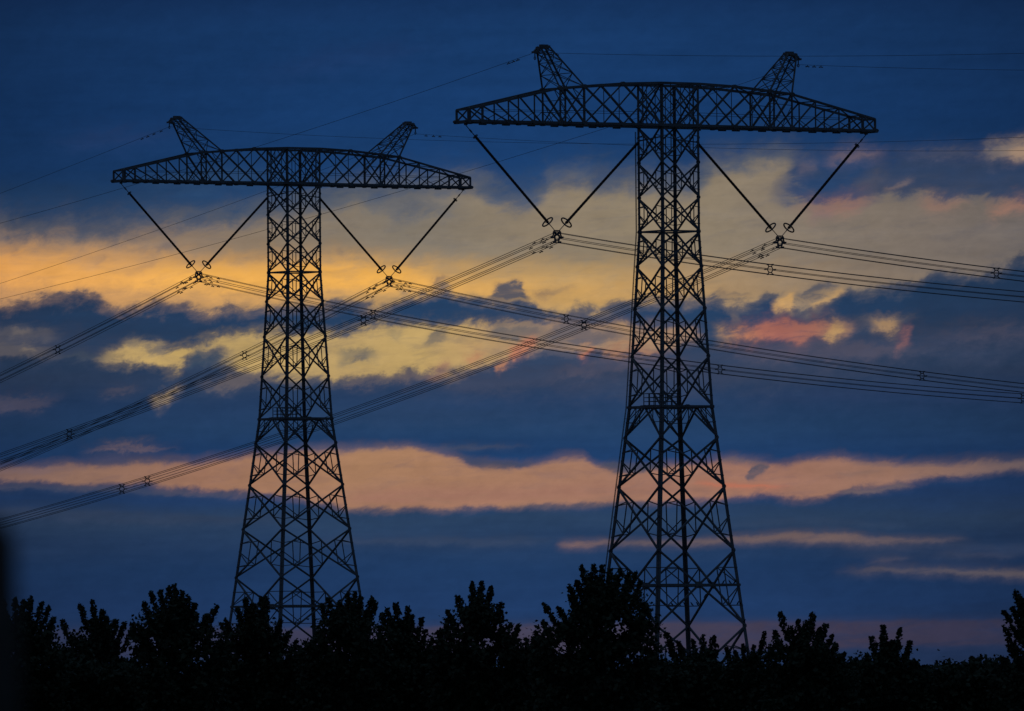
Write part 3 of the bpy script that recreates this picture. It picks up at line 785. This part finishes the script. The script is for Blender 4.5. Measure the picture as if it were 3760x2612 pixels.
def insulator(label, base, zb, side, w_top, cz):
    au = 10.83
    t = thing('insulator_string', label, 'insulator', base + UX * side * au + Vector((0, 0, cz)), AZ, 'V-shaped insulator strings under the arms')
    Z = zb - cz                                 # local: bundle centre at the origin, x along the arm (outwards = side)
    out_a, in_a = Vector((side * (19.45 - au), 0, Z - 0.3)), Vector((side * (w_top / 2 + 0.95 - au) , 0, Z - 1.25))
    ap = [Vector((side * 0.2, 0, 0.55)), Vector((-side * 0.2, 0, 0.55))]
    for tip, low, outer in ((out_a, ap[0], True), (in_a, ap[1], False)):
        d = (low - tip)
        L = d.length
        d.normalize()
        s0, s1 = (1.25, 0.95) if outer else (0.25, 0.95)
        bm = bmesh.new()
        pts, rad = [], []
        n = int((L - s0 - s1) / 0.11)
        for i in range(n + 1):
            c = tip + d * (s0 + (L - s0 - s1) * i / n)
            r = 0.122 if i % 3 == 0 else 0.112
            pts += [c - d * 0.012, c + d * 0.012, c + d * 0.03]
            rad += [r, r, 0.095]
        tube(bm, pts, rad, 10)
        rod = obj('insulator_rod', bm, RUBBER, t)
        bm = bmesh.new()
        torus(bm, low - d * 0.98, d, 0.5, 0.062)
        side_v = Vector((0, 1, 0))
        for k in (-1, 1):
            bar(bm, low - d * 0.78, low - d * 0.98 + side_v * k * 0.54, 0.03)
        obj('corona_ring', bm, ALU, t, True)
        bm = bmesh.new()
        tube(bm, [low - d * 0.98, low - d * 0.6, low], [0.07, 0.035, 0.035], 8)
        obj('yoke_link', bm, STEEL, t)
        bm = bmesh.new()
        if outer:
            tube(bm, [tip + Vector((0, 0, 0.25)), tip, tip + d * 0.5, tip + d * 0.52, tip + d * 0.8, tip + d * 0.82, tip + d * 1.3], [0.06, 0.04, 0.035, 0.07, 0.07, 0.035, 0.05], 8)
            obj('hanger_link', bm, STEEL, t)
            bm = bmesh.new()
            torus(bm, tip + d * 1.28, d, 0.2, 0.04, 18, 6)
            obj('grading_ring', bm, ALU, t, True)
        else:
            tube(bm, [tip - d * 0.1, tip + d * 0.3], 0.06, 8)
            q = Vector((side * (w_top / 2 - au), 0, Z - 0.95))
            for v in (-1, 1):
                bar(bm, tip, q + Vector((0, v * w_top / 2, 0)), 0.1)
            obj('hanger_link', bm, STEEL, t)
    bm = bmesh.new()
    bar(bm, (-0.26, 0, 0.55), (0.26, 0, 0.55), 0.1)
    for s in (-1, 1):
        bar(bm, (s * 0.26, 0, 0.55), (s * 0.32, 0, 0.3), 0.11)
        bar(bm, (s * 0.08, 0, 0.55), (s * 0.06, 0, 0.2), 0.06)
        bar(bm, (s * 0.32, 0, 0.3), (s * 0.42, 0, 0.06), 0.09)
        for z in (0.39, 0.0, -0.39):
            x = 0.45 if z == 0 else 0.225
            bar(bm, (s * (0.28 if z == 0 else 0.14), 0, z * 0.62 + (0.06 if z == 0 else 0)), (s * x, 0, z), 0.08)
            bar(bm, (s * x, -0.18, z), (s * x, 0.18, z), 0.16)
        bar(bm, (s * 0.22, 0, 0.2), (s * 0.2, 0, -0.24), 0.1)
    torus(bm, (0, 0, 0), (0, 1, 0), 0.22, 0.075, 16, 6)
    obj('yoke_plate', bm, STEEL, t)
    return t

HEX = [(0.45 * math.cos(R(60 * k)), 0.45 * math.sin(R(60 * k))) for k in range(6)]

def damper_bm(size=1.0):
    bm = bmesh.new()
    tube(bm, [(0, -0.22 * size, -0.12), (0, 0.22 * size, -0.12)], 0.014, 6)
    for s in (-1, 1):
        tube(bm, [(0, s * 0.26 * size, -0.12), (0, s * 0.12 * size, -0.12)], [0.04, 0.055], 8)
    bar(bm, (0, 0, -0.13), (0, 0, 0.03), 0.05)
    return bm

def wire_pts(ab_away, ab_near, far=300, near=300):
    q = []
    for k in range(-60, 61):
        s = abs(k) / 60
        t = (far if k > 0 else near) * (0.25 * s + 0.75 * s * s)
        b, c = ab_away if k > 0 else ab_near
        q.append((t if k > 0 else -t, b * t + c * t * t))
    return q

def height(ab_away, ab_near, t):
    b, c = ab_away if t > 0 else ab_near
    return b * abs(t) + c * t * t

damper_proto = []
def bundle(label, base, side, cz, away, near, spacers, damp=(-1, 1)):
    t = thing('conductor_bundle', label, 'power line', base + UX * side * 10.83 + Vector((0, 0, cz)), AZ, 'six-wire conductor bundles')
    pts = wire_pts(away, near)
    for x, z in HEX:
        bm = bmesh.new()
        tube(bm, [(x, s, dz + z) for s, dz in pts], 0.024, 6)
        obj('conductor', bm, ALU, t, True)
    for ts in spacers:
        bm = bmesh.new()
        torus(bm, (0, 0, 0), (0, 1, 0), 0.24, 0.045, 18, 6)
        for x, z in HEX:
            bar(bm, (x * 0.55, 0, z * 0.55), (x * 1.02, 0, z * 1.02), 0.06)
            bar(bm, (x, -0.1, z), (x, 0.1, z), 0.1)
        o = obj('spacer', bm, STEEL, t)
        b, c = away if ts > 0 else near
        o.location = (0, ts, height(away, near, ts))
    if not damper_proto:
        damper_proto.append(damper_bm())
    for x, z in HEX:
        for sgn in damp:
            for n in range(2):
                td = sgn * (1.2 + 1.5 * n + rnd.uniform(0, 1.2))
                key = 'damper_mesh'
                me = bpy.data.meshes.get(key)
                if me is None:
                    me = bpy.data.meshes.new(key)
                    damper_proto[0].to_mesh(me)
                    me.materials.append(STEEL)
                o = bpy.data.objects.new('vibration_damper', me)
                C.objects.link(o)
                o.parent = t
                b, c = away if td > 0 else near
                o.location = (x, td, z + height(away, near, td) - 0.02)
                o.rotation_euler = (math.atan(b + 2 * c * abs(td)) * (1 if td > 0 else -1), 0, 0)
    return t

def earth_wire(label, base, u, z, away, near, ts):
    t = thing('earth_wire', label, 'power line', base + UX * u + Vector((0, 0, z)), AZ, 'earth wires between the pylon peaks')
    bm = bmesh.new()
    tube(bm, [(0, s, dz) for s, dz in wire_pts(away, near)], 0.016, 6)
    obj('wire', bm, ALU, t, True)
    for td in ts:
        o = bpy.data.objects.new('vibration_damper', bpy.data.meshes['damper_mesh'])
        C.objects.link(o)
        o.parent = t
        b, c = away if td > 0 else near
        o.location = (0, td, height(away, near, td) - 0.02)
        o.rotation_euler = (math.atan(b + 2 * c * abs(td)) * (1 if td > 0 else -1), 0, 0)

insulator('dark V-shaped insulator under the left arm of the nearer right-hand pylon', RB, 47.76, -1, 3.66, 38.51)
insulator('dark V-shaped insulator under the right arm of the nearer right-hand pylon', RB, 47.76, 1, 3.66, 38.40)
insulator('dark V-shaped insulator under the left arm of the smaller left-hand pylon', LB, 51.45, -1, 3.85, 42.21)
insulator('dark V-shaped insulator under the right arm of the smaller left-hand pylon', LB, 51.45, 1, 3.85, 42.02)
bundle('six-wire conductor bundle clamped under the left arm of the nearer right-hand pylon', RB, -1, 38.51, (-0.1958, 0.000263), (-0.131, 0.000347), [30.4, 80.1, 150, 215, -31.4, -95, -150, -210], (1,))
bundle('six-wire conductor bundle clamped under the right arm of the nearer right-hand pylon', RB, 1, 38.40, (-0.2017, 0.000328), (-0.127, 0.00032), [30.2, 104.0, 108.6, 170, 235, -31.3, -95, -150, -210], (1,))
bundle('six-wire conductor bundle clamped under the left arm of the smaller left-hand pylon', LB, -1, 42.21, (-0.2302, 0.00028), (-0.1559, 0.000318), [27.8, 85, 150, 215, -32.6, -92.6, -140.4, -210])
bundle('six-wire conductor bundle clamped under the right arm of the smaller left-hand pylon', LB, 1, 42.02, (-0.2367, 0.000343), (-0.1552, 0.00029), [28.0, 85, 150, 215, -32.5, -93.0, -150, -210])
earth_wire('thin earth wire from the left peak of the nearer right-hand pylon', RB, -12.82, 53.49, (-0.1362, 0.000235), (-0.0698, 0.00021), [2.6, 3.3, 4.0, -1.6, -2.5, -3.4])
earth_wire('thin earth wire from the right peak of the nearer right-hand pylon', RB, 12.78, 53.1, (-0.1343, 0.000191), (-0.075, 0.000254), [2.6, 3.3, -1.4, -2.4, -3.4])
earth_wire('thin earth wire from the left peak of the smaller left-hand pylon', LB, -14.0, 56.78, (-0.1529, 0.0001), (-0.0844, 0.000204), [1.6, 3.0, 4.2, 5.3, -2.6, -3.8])
earth_wire('thin earth wire from the right peak of the smaller left-hand pylon', LB, 14.0, 56.65, (-0.1573, 0.000207), (-0.0836, 0.000202), [2.6, 3.8, -2.0, -3.4, -4.6])

# ------------------------------------------------------------------ birds on the struts of the right pylon
def bird_bm(flying=False):
    bm = bmesh.new()
    # body and head as one surface along a bent spine, tail to beak
    sp = [(-0.19, 0.0, -0.02, 0.012), (-0.12, 0, 0.01, 0.028), (-0.07, 0, 0.05, 0.042), (-0.02, 0, 0.105, 0.062), (0.025, 0, 0.165, 0.064), (0.055, 0, 0.215, 0.046),
          (0.07, 0, 0.25, 0.036), (0.085, 0, 0.28, 0.040), (0.11, 0, 0.295, 0.030), (0.14, 0, 0.292, 0.012), (0.175, 0, 0.282, 0.003)]
    if flying:
        sp = [(x, y, 0.12 + (z - 0.12) * 0.25, r) for x, y, z, r in sp]
    tube(bm, [(x, y, z) for x, y, z, r in sp], [r for *_, r in sp], 8)
    if flying:
        for s in (-1, 1):
            a = [bm.verts.new(p) for p in ((0.06, s * 0.04, 0.14), (-0.06, s * 0.04, 0.13), (-0.08, s * 0.2, 0.22), (-0.06, s * 0.38, 0.2), (0.03, s * 0.22, 0.24))]
            b = [bm.verts.new(v.co + Vector((0, 0, 0.012))) for v in a]
            bm.faces.new(a); bm.faces.new(b[::-1])
            for i in range(5):
                bm.faces.new((a[i], b[i], b[(i + 1) % 5], a[(i + 1) % 5]))
    else:
        for s in (-1, 1):
            tube(bm, [(0.0, s * 0.03, 0.09), (0.005, s * 0.03, 0.04), (0.02, s * 0.03, 0.0)], [0.018, 0.009, 0.009], 5)
    return bm

NEARC, RIGHTC, FARC, LEFTC = (-1, -1), (1, -1), (1, 1), (-1, 1)
def on_face(c1, c2, z, f):
    return lerp(PR(c1, z), PR(c2, z), f)
Z1, Z0 = 13.1, 6.93
w1, w0 = PR((1, 1), Z1).x, PR((1, 1), Z0).x
KX = w1 / (w1 + w0)
ZS = Z1 + (Z0 - Z1) * KX
zq = (ZS + Z0) / 2
spots = []
for f, txt in ((0.62, 'small dark bird, leftmost on the long strut of the nearer pylon'), (0.645, 'small dark bird pressed close to another on the long strut of the pylon'),
               (0.80, 'small dark bird perched on the strut beside the right brace joint'), (0.88, 'small dark bird second from the right leg on the long strut'),
               (0.94, 'small dark bird on the long strut nearest the right leg of the pylon')):
    spots.append((on_face(NEARC, RIGHTC, ZS, f) + Vector((0, 0, 0.1)), txt))
qf = lerp(PR(FARC, Z0), on_face(FARC, RIGHTC, ZS, 0.5), 0.5)
ql = lerp(PR(FARC, Z0), on_face(FARC, LEFTC, ZS, 0.5), 0.5)
lf = PR(FARC, zq)
for p, q, f, txt in ((lf, ql, 0.75, 'small dark bird at the left end of the thin horizontal bar below the strut'), (lf, ql, 0.4, 'small dark bird in the middle of the row left of the dark inner leg'),
                     (lf, ql, 0.14, 'small dark bird on the thin bar just left of the dark inner leg'), (lf, qf, 0.34, 'small dark bird on the thin bar just right of the dark inner leg'),
                     (lf, qf, 0.76, 'small dark bird at the right end of the thin horizontal bar below the strut')):
    spots.append((lerp(p, q, f) + Vector((0, 0, 0.04)), txt))
qr = lerp(PR(RIGHTC, Z0), on_face(NEARC, RIGHTC, ZS, 0.5), 0.5)
rl = PR(RIGHTC, zq)
for f, txt in ((0.24, 'small dark bird on the short bar beside the right leg, left of a pair'), (0.12, 'small dark bird on the short bar touching the right leg, right of a pair')):
    spots.append((lerp(rl, qr, f) + Vector((0, 0, 0.04)), txt))
spots.append((lerp(PR(RIGHTC, Z0), qr, 0.06) + Vector((0, 0, 0.12)), 'small dark bird on the leg joint of the right leg above the treetops'))
spots.append((lerp(on_face(FARC, RIGHTC, ZS, 0.5), PR(FARC, Z0), 0.32) + Vector((0, 0, 0.1)), 'small dark bird clinging to a slanting brace below the strut'))
proto = None
for i, (p, txt) in enumerate(spots):
    if proto is None:
        proto = obj('perched_bird', bird_bm(), FEATHER, None, True)
        o = proto
    else:
        o = proto.copy()
        C.objects.link(o)
    w = Matrix.Rotation(AZ, 3, 'Z') @ p + RB
    o.location = w
    o.rotation_euler = (0, 0, rnd.choice((0.2, 2.9, 0.5, 3.4)) + rnd.uniform(-0.3, 0.3))
    o.scale = (0.95, 0.95, 0.95)
    o['label'] = txt
    o['category'] = 'bird'
    o['group'] = 'birds perched on the pylon struts'
fb = obj('flying_bird', bird_bm(True), FEATHER, None, True)
fb.location = at(3445, 2392, 760)
fb.rotation_euler = (0.25, 0, 2.7)
fb.scale = (0.6, 0.6, 0.6)
fb['label'] = 'tiny dark bird in flight low over the treetops at the right'
fb['category'] = 'bird'

# ------------------------------------------------------------------ trees
def leaf(bm, c, r, size):
    d = Vector((r.gauss(0, 1), r.gauss(0, 1), r.gauss(0, 0.8))).normalized()
    a = d.cross(Vector((r.gauss(0, 1), r.gauss(0, 1), r.gauss(0, 1)))).normalized()
    n = d.cross(a)
    l, w = size * r.uniform(0.75, 1.25), size * r.uniform(0.32, 0.5)
    v1 = bm.verts.new(c - d * l * 0.5)
    v2 = bm.verts.new(c - a * w + n * w * 0.25 - d * l * 0.05)
    v3 = bm.verts.new(c + d * l * 0.5)
    v4 = bm.verts.new(c + a * w + n * w * 0.25 - d * l * 0.05)
    bm.faces.new((v1, v2, v3))
    bm.faces.new((v1, v3, v4))

def tree(name, label, cat, Y, base_px, tips, seed, low=2385, fill=1.0, plume=1.0, size=0.125, drop=0.78, group='trees in front of the pylons'):
    r = random.Random(seed)
    base = at(base_px, 2540, Y)
    base.z = 0
    t = thing(name, label, cat, base, 0, group)
    crown, wood = bmesh.new(), bmesh.new()
    P = []
    for x, y in tips:
        p = at(x, y, Y) - base
        P.append(p)
    top = max(p.z for p in P)
    cx = sum(p.x for p in P) / len(P)
    # trunk with a slight lean towards the crown's middle
    tr = [Vector((0, 0, -0.1)), Vector((cx * 0.15 + r.uniform(-.08, .08), r.uniform(-.1, .1), top * 0.25)), Vector((cx * 0.4, r.uniform(-.1, .1), top * 0.5)),
          Vector((cx * 0.7, 0, top * 0.72)), Vector((cx * 0.85, 0, top * 0.86))]
    tube(wood, tr, [0.13, 0.105, 0.08, 0.05, 0.02], 8)
    def trunk_at(z):
        for a, b in zip(tr, tr[1:]):
            if a.z <= z <= b.z:
                return a.lerp(b, (z - a.z) / (b.z - a.z))
        return tr[-1]
    def plume_at(tip, length, rad, lean, n):
        root = tip - lean * length
        for _ in range(n):
            f = r.random() ** 0.85
            rr = rad * (0.62 + 0.5 * f - 0.55 * max(0, f - 0.72) / 0.28)
            c = root.lerp(tip, f)
            o = Vector((r.gauss(0, 1), r.gauss(0, 1), r.gauss(0, 0.5))).normalized() * rr * r.random() ** 0.6
            leaf(crown, c + o - Vector((0, 0, size * 0.3)), r, size)
    lowz = (at(base_px, low, Y)).z
    for p in P:
        p = p + Vector((0, r.uniform(-0.6, 0.6), 0))
        out = Vector((p.x - cx, p.y, 0))
        z0 = max(0.5, min(p.z - 0.5, p.z - 0.5 * out.length - 0.7))
        a = trunk_at(z0)
        mid = a.lerp(p, 0.55) + Vector((out.x * 0.2, out.y * 0.12, -0.14))
        tube(wood, [a, mid, p - Vector((0, 0, 0.1))], [0.035, 0.022, 0.006], 5)
        lean = (p - mid).normalized()
        plume_at(p, r.uniform(0.8, 1.15) * plume, r.uniform(0.115, 0.155) * plume, lean, int(185 * plume))
        for f in (0.5, 0.34, 0.18):               # side plumes lower on the branch
            q = a.lerp(p, f) + Vector((r.uniform(-.2, .2), r.uniform(-.45, .45), r.uniform(-.15, .1)))
            plume_at(q, 0.5 * plume, 0.2 * plume, (lean + Vector((r.uniform(-.6, .6), r.uniform(-.5, .5), 0))).normalized(), int(100 * fill))
    # the lower crown: clumps through the volume below the tips
    xs_ = sorted(p.x for p in P)
    xa, xb = xs_[0], xs_[-1]
    def env(x):
        return max(max(p.z - drop - max(0, abs(x - p.x) - 0.14) * 2.2 for p in P), lowz + 0.22 * math.sin(x * 4.1 + seed) + 0.15)
    nclump = int((xb - xa) * 62 * fill)
    for _ in range(nclump):
        x = r.uniform(xa - 0.22, xb + 0.22)
        hi = env(x) - 0.2
        z = hi - (hi - 0.6) * r.random() ** 1.25
        c = Vector((x, r.uniform(-0.9, 0.9), z))
        for _ in range(44):
            leaf(crown, c + Vector((r.gauss(0, .15), r.gauss(0, .15), r.gauss(0, .15))), r, size * (1.5 if c.z < hi - 0.4 else 1.0))
    obj('trunk', wood, BARK, t)
    obj('crown', crown, LEAF, t)
    return t

TREES = [
 ('broadleaf_tree', 'dark bushy tree at the left edge with three rounded plumes', 350, 70, [(-90, 2190), (-40, 2210), (13, 2199), (58, 2194), (85, 2199), (118, 2186), (156, 2208), (178, 2226), (196, 2264)]),
 ('broadleaf_tree', 'dark tree with two thin upright plumes, second from the left edge', 356, 360, [(225, 2272), (295, 2212), (339, 2202), (375, 2235), (393, 2262), (424, 2272), (455, 2284), (495, 2288)]),
 ('broadleaf_tree', 'tall many-plumed dark tree with a side branch, left of the smaller pylon', 347, 630, [(527, 2206), (551, 2166), (589, 2163), (618, 2152), (640, 2144), (669, 2166), (694, 2183), (714, 2210), (723, 2250), (762, 2252), (797, 2219), (780, 2300), (520, 2298)]),
 ('broadleaf_tree', 'dark rounded tree in front of the left foot of the smaller pylon', 352, 940, [(812, 2285), (830, 2272), (871, 2230), (903, 2197), (929, 2208), (961, 2188), (980, 2192), (1032, 2270), (1063, 2315), (1090, 2346), (1105, 2391)]),
 ('broadleaf_tree', 'dark tree with a notched top covering the right foot of the smaller pylon', 349, 1280, [(1121, 2351), (1168, 2310), (1179, 2212), (1204, 2192), (1246, 2206), (1277, 2175), (1304, 2172), (1326, 2184), (1367, 2188), (1380, 2208)]),
 ('broadleaf_tree', 'dark wide tree with stubby plumes just right of the smaller pylon', 353, 1480, [(1420, 2233), (1454, 2212), (1498, 2226), (1514, 2257), (1550, 2264), (1562, 2310), (1400, 2250), (1390, 2300), (1440, 2280), (1590, 2340)]),
 ('broadleaf_tree', 'dark cone-shaped tree standing alone between the two pylons', 348, 1745, [(1734, 2134), (1770, 2128), (1805, 2150), (1841, 2208), (1680, 2184), (1645, 2237), (1636, 2290), (1609, 2313), (1729, 2182), (1760, 2170), (1877, 2284), (1908, 2288), (1850, 2300)]),
 ('young_tree', 'thin sparse sapling between the cone-shaped tree and the tallest tree', 351, 1970, [(1930, 2340), (1966, 2315), (1996, 2348), (2010, 2380)]),
 ('broadleaf_tree', 'tallest and broadest dark tree, covering the left leg of the nearer pylon', 345, 2225, [(2135, 2076), (2180, 2072), (2211, 2074), (2243, 2085), (2278, 2085), (2310, 2099), (2332, 2097), (2354, 2130), (2118, 2126), (2091, 2150), (2095, 2188), (1997, 2213), (2051, 2228), (1993, 2279), (2376, 2224), (2372, 2284), (2160, 2100), (2260, 2110), (2200, 2120)]),
 ('broadleaf_tree', 'low dark tree with two short plumes in front of the middle of the nearer pylon', 354, 2590, [(2443, 2320), (2490, 2350), (2545, 2346), (2583, 2328), (2619, 2334), (2630, 2360), (2460, 2380)]),
 ('young_tree', 'low bushy tree in front of the right leg of the nearer pylon', 350, 2745, [(2666, 2370), (2700, 2390), (2728, 2362), (2766, 2368), (2807, 2317), (2800, 2350)]),
 ('broadleaf_tree', 'dark tree with four tall finger-like plumes right of the nearer pylon', 348, 2930, [(2865, 2246), (2845, 2312), (2903, 2297), (2928, 2274), (2950, 2300), (2984, 2249), (3010, 2300), (3034, 2287), (3019, 2339), (3057, 2327), (3070, 2360), (3102, 2393)]),
 ('broadleaf_tree', 'dark tree with two slim leafy spires, right of the finger-plumed tree', 352, 3265, [(3145, 2415), (3180, 2398), (3201, 2337), (3241, 2292), (3235, 2330), (3276, 2347), (3304, 2304), (3345, 2350), (3330, 2390), (3362, 2428), (3396, 2440)]),
 ('broadleaf_tree', 'lowest rounded dark tree near the right edge', 355, 3560, [(3471, 2438), (3490, 2450), (3524, 2443), (3569, 2408), (3592, 2413), (3635, 2423), (3660, 2428), (3700, 2458)]),
 ('broadleaf_tree', 'tall dark tree cut off by the right edge with separate leafy branches', 346, 3830, [(3726, 2166), (3742, 2180), (3716, 2223), (3685, 2238), (3690, 2299), (3705, 2364), (3680, 2412), (3760, 2195), (3800, 2110), (3860, 2060), (3920, 2130), (3980, 2220), (3750, 2270), (3755, 2390)]),
]
for i, (nm, lb, Y, bx, tips) in enumerate(TREES):
    sparse = nm == 'young_tree'
    tree(nm, lb, 'tree', Y, bx, tips, 100 + i, low=2400 if bx < 2500 else 2450, fill=0.45 if sparse else (0.7 if bx > 3700 else 1.0), plume=0.7 if sparse else (1.15 if bx > 3700 else 1.0),
         drop=9.0 if bx > 3700 else (0.62, 0.78, 0.5, 0.7)[i % 4])

# undergrowth that closes the foot of the tree line
r = random.Random(55)
bm = bmesh.new()
for _ in range(8600):
    x = r.uniform(-19.5, 19.5)
    hi = (2.42 if x < 5.5 else 2.2) + 0.10 * math.sin(x * 1.3) + 0.12 * math.sin(x * 3.1 + 1) + 0.1 * math.sin(x * 7.3)
    z = hi - 2.2 * r.random() ** 1.5
    c = Vector((x, 353 + r.uniform(-1.6, 1.6), z))
    for _ in range(13):
        leaf(bm, c + Vector((r.gauss(0, .15), r.gauss(0, .15), r.gauss(0, .15))), r, 0.19)
ug = obj('undergrowth', bm, LEAF)
ug['kind'] = 'stuff'
ug['label'] = 'dense dark undergrowth along the foot of the tree line'
ug['category'] = 'undergrowth'

# ------------------------------------------------------------------ out-of-focus post beside the camera
bm = bmesh.new()
pr = []
for z, rd in ((-0.3, 0.085), (0.0, 0.083), (0.6, 0.081), (1.2, 0.08), (1.72, 0.079), (1.815, 0.0775), (1.832, 0.066), (1.838, 0.0)):
    pr.append((z, rd))
tube(bm, [(0, 0, z) for z, _ in pr], [max(rd, 0.002) for _, rd in pr], 20)
post = obj('wooden_post', bm, WOOD, None, True)
post.location = (-0.4425, 8.0, 0)
post['label'] = 'blurred dark wooden post close to the camera at the left edge'
post['category'] = 'post'
